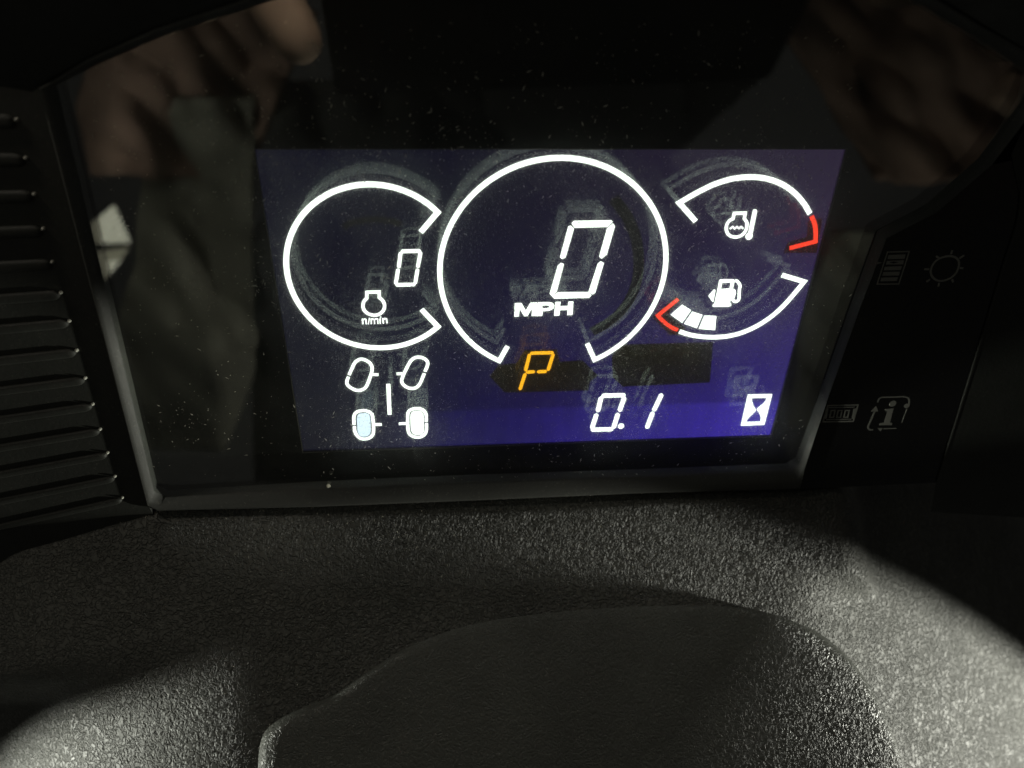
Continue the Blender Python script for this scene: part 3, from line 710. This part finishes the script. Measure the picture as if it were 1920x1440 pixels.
def skinned(name, chains, mat, parent, sub=2):
    """chains: lists of (point, radius); the first point of every later chain is the index of an existing vertex"""
    q = parent; org = Vector(q['org'])
    me = bpy.data.meshes.new(name); vs_, es_, rs_ = [], [], []
    for ch in chains:
        prev = None
        for it in ch:
            if isinstance(it, int): prev = it; continue
            p_, r_ = it; vs_.append((Vector(p_) - org) * MM); rs_.append(r_ * MM)
            if prev is not None: es_.append((prev, len(vs_) - 1))
            prev = len(vs_) - 1
    me.from_pydata([tuple(v_) for v_ in vs_], es_, []); me.materials.append(mat)
    o_ = bpy.data.objects.new(name, me); COL.objects.link(o_); o_.parent = parent
    sk = o_.modifiers.new('skin', 'SKIN'); sk.use_smooth_shade = True
    if not me.skin_vertices: 
        bpy.context.view_layer.objects.active = o_
    for i, r_ in enumerate(rs_): me.skin_vertices[0].data[i].radius = (r_, r_)
    me.skin_vertices[0].data[0].use_root = True
    sb = o_.modifiers.new('sub', 'SUBSURF'); sb.levels = sub; sb.render_levels = sub
    return o_
pe = thing('person', 'person in a dark jacket holding the tablet above the display with both hands', 'person', camf(-140, -60, 40))
def R_(x, y, W_): return refl(x, y, W_)
WH = 176
try:
    for side in (0, 1):
        if side == 0:
            wr = R_(120, -420, WH + 40); pm = R_(300, -170, WH + 12)
            tipsf = [[R_(470, -90, WH), R_(530, 30, WH), R_(592, 122, WH - 4)], [R_(440, -60, WH + 26), R_(450, -50, WH + 36), R_(446, 5, WH + 50)], [R_(380, -40, WH + 32), R_(380, -40, WH + 44), R_(370, 20, WH + 60)],
                     [R_(310, 0, WH + 40), R_(310, 0, WH + 50), R_(300, 40, WH + 66)], [R_(430, -260, WH + 4), R_(560, -220, WH - 2), R_(640, -190, WH - 4)]]
        else:
            wr = R_(2150, -300, WH + 40); pm = R_(1960, -90, WH + 14)
            tipsf = [[R_(1820, -80, WH), R_(1700, -40, WH - 2), R_(1620, -15, WH - 2)], [R_(1850, -40, WH + 6), R_(1800, -10, WH + 4), R_(1750, 10, WH + 4)], [R_(1920, 20, WH + 10), R_(1880, 70, WH + 8), R_(1840, 100, WH + 8)],
                     [R_(1960, 110, WH + 14), R_(1900, 170, WH + 12), R_(1860, 210, WH + 14)], [R_(1880, -220, WH + 4), R_(1780, -200, WH), R_(1700, -180, WH - 2)]]
        back = pm + (wr - pm) * 0.5
        ch = [[(wr, 25), (back, 26), (pm, 22)]]
        for k, t_ in enumerate(tipsf):
            r0 = [13, 13, 13, 12, 11][k]
            ch.append([2, (pm + (t_[0] - pm) * 0.45, r0 * 1.15), (t_[0], r0), (t_[1], r0 * 0.92), (t_[2], r0 * 0.8)])
        skinned('hand', ch, M['skin'], pe)
        skinned('sleeve', [[(wr + (wr - pm) * 0.1, 34), (wr + (wr - pm) * 1.2 + Vector((0, 0, 60)), 48), (wr + (wr - pm) * 2.2 + Vector((0, 0, 160)), 60)]], M['cloth'], pe, 1)
except Exception as e:
    print('HAND FAIL', e)

def cloth_sheet(name, poly_rows, mat, amp, seed):
    """rows of (y, x_left, x_right) in mirrored photo directions; a folded sheet standing behind the camera"""
    import mathutils
    vs_, fs_ = [], []; nx, ny = 40, 40
    for j in range(ny + 1):
        f = j / ny * (len(poly_rows) - 1); k = min(int(f), len(poly_rows) - 2); f -= k
        y_, xl_, xr_ = [poly_rows[k][q] + (poly_rows[k + 1][q] - poly_rows[k][q]) * f for q in range(3)]
        for i in range(nx + 1):
            x_ = xl_ + (xr_ - xl_) * i / nx
            nv = mathutils.noise.noise(Vector((x_ * 0.006 + seed, y_ * 0.004, seed)))+ 0.5 * mathutils.noise.noise(Vector((x_ * 0.016 - y_ * 0.01, y_ * 0.010 + seed, 2)))
            vs_.append(R_(x_, y_, 620 + amp * nv))
    for j in range(ny):
        for i in range(nx): a_ = j * (nx + 1) + i; fs_.append((a_, a_ + 1, a_ + nx + 2, a_ + nx + 1))
    o_ = link(name, vs_, fs_, mat, pe, smooth=True)
    so = o_.modifiers.new('thick', 'SOLIDIFY'); so.thickness = 0.006; return o_
M['brown'] = plastic('brown_reflection_cloth', (0.20, 0.13, 0.10), 0.9)
M['olive'] = plastic('olive_reflection_cloth', (0.16, 0.155, 0.125), 0.9)
cloth_sheet('jacket', [(150, 520, 1420), (192, 520, 1375), (300, 500, 1260), (500, 480, 1400), (900, 480, 1480)], M['cloth'], 60, 1.0)  # dark clothing as an unseen sheet, added to darken the screen's reflection
cloth_sheet('olive_reflection_sheet', [(180, 330, 478), (300, 270, 480), (520, 250, 478), (640, 215, 480), (700, 205, 470), (810, 240, 430), (840, 260, 420)], M['olive'], 85, 4.0)  # unseen sheet added to lift the reflection left of the screen
cloth_sheet('brown_reflection_sheet', [(20, 330, 600), (100, 180, 560), (200, 150, 520), (330, 180, 470)], M['brown'], 80, 9.0)  # unseen brown sheet added to tint the upper left reflection
cloth_sheet('brown_reflection_sheet_right', [(-40, 1440, 1900), (60, 1460, 1960), (200, 1560, 1960), (340, 1640, 1900)], M['brown'], 80, 12.0)  # unseen brown sheet added to tint the upper right reflection
cloth_sheet('side_reflection_sheet', [(430, 1560, 1640), (600, 1500, 1610), (800, 1470, 1560)], M['olive'], 60, 7.0)  # unseen sheet added to lift the reflection right of the screen
area('fill_light', R_(-100, 300, 380), R_(370, 470, 620), 120, 120, 0.48, (0.95, 0.98, 0.84))  # added fill that lights the mirrored olive sheet
area('fill_light', R_(1900, 700, 380), R_(1620, 480, 620), 80, 80, 0.34, (0.95, 1.0, 0.86))  # added fill that lights the mirrored sheet on the right
WW = 1150
wdw = thing('cab_window', 'small bright cab window mirrored at the left edge of the display lens', 'window', R_(205, 460, WW))
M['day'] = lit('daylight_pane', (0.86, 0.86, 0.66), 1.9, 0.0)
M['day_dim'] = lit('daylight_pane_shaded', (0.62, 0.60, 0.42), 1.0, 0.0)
def quad(ps, t=6): 
    return prism([Vector((p.x, p.y, 0)) for p in ps], WW, WW + t)
def RP(l): return [R_(x, y, WW) for x, y in l]
link('pane', *quad(RP([(185, 408), (212, 386), (243, 455), (192, 456)])), M['day'], wdw)
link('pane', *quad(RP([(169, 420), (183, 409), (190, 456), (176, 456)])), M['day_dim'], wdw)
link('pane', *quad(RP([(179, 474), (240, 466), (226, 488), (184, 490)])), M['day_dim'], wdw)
link('pane', *quad(RP([(200, 491), (226, 489), (206, 514)])), M['day'], wdw)
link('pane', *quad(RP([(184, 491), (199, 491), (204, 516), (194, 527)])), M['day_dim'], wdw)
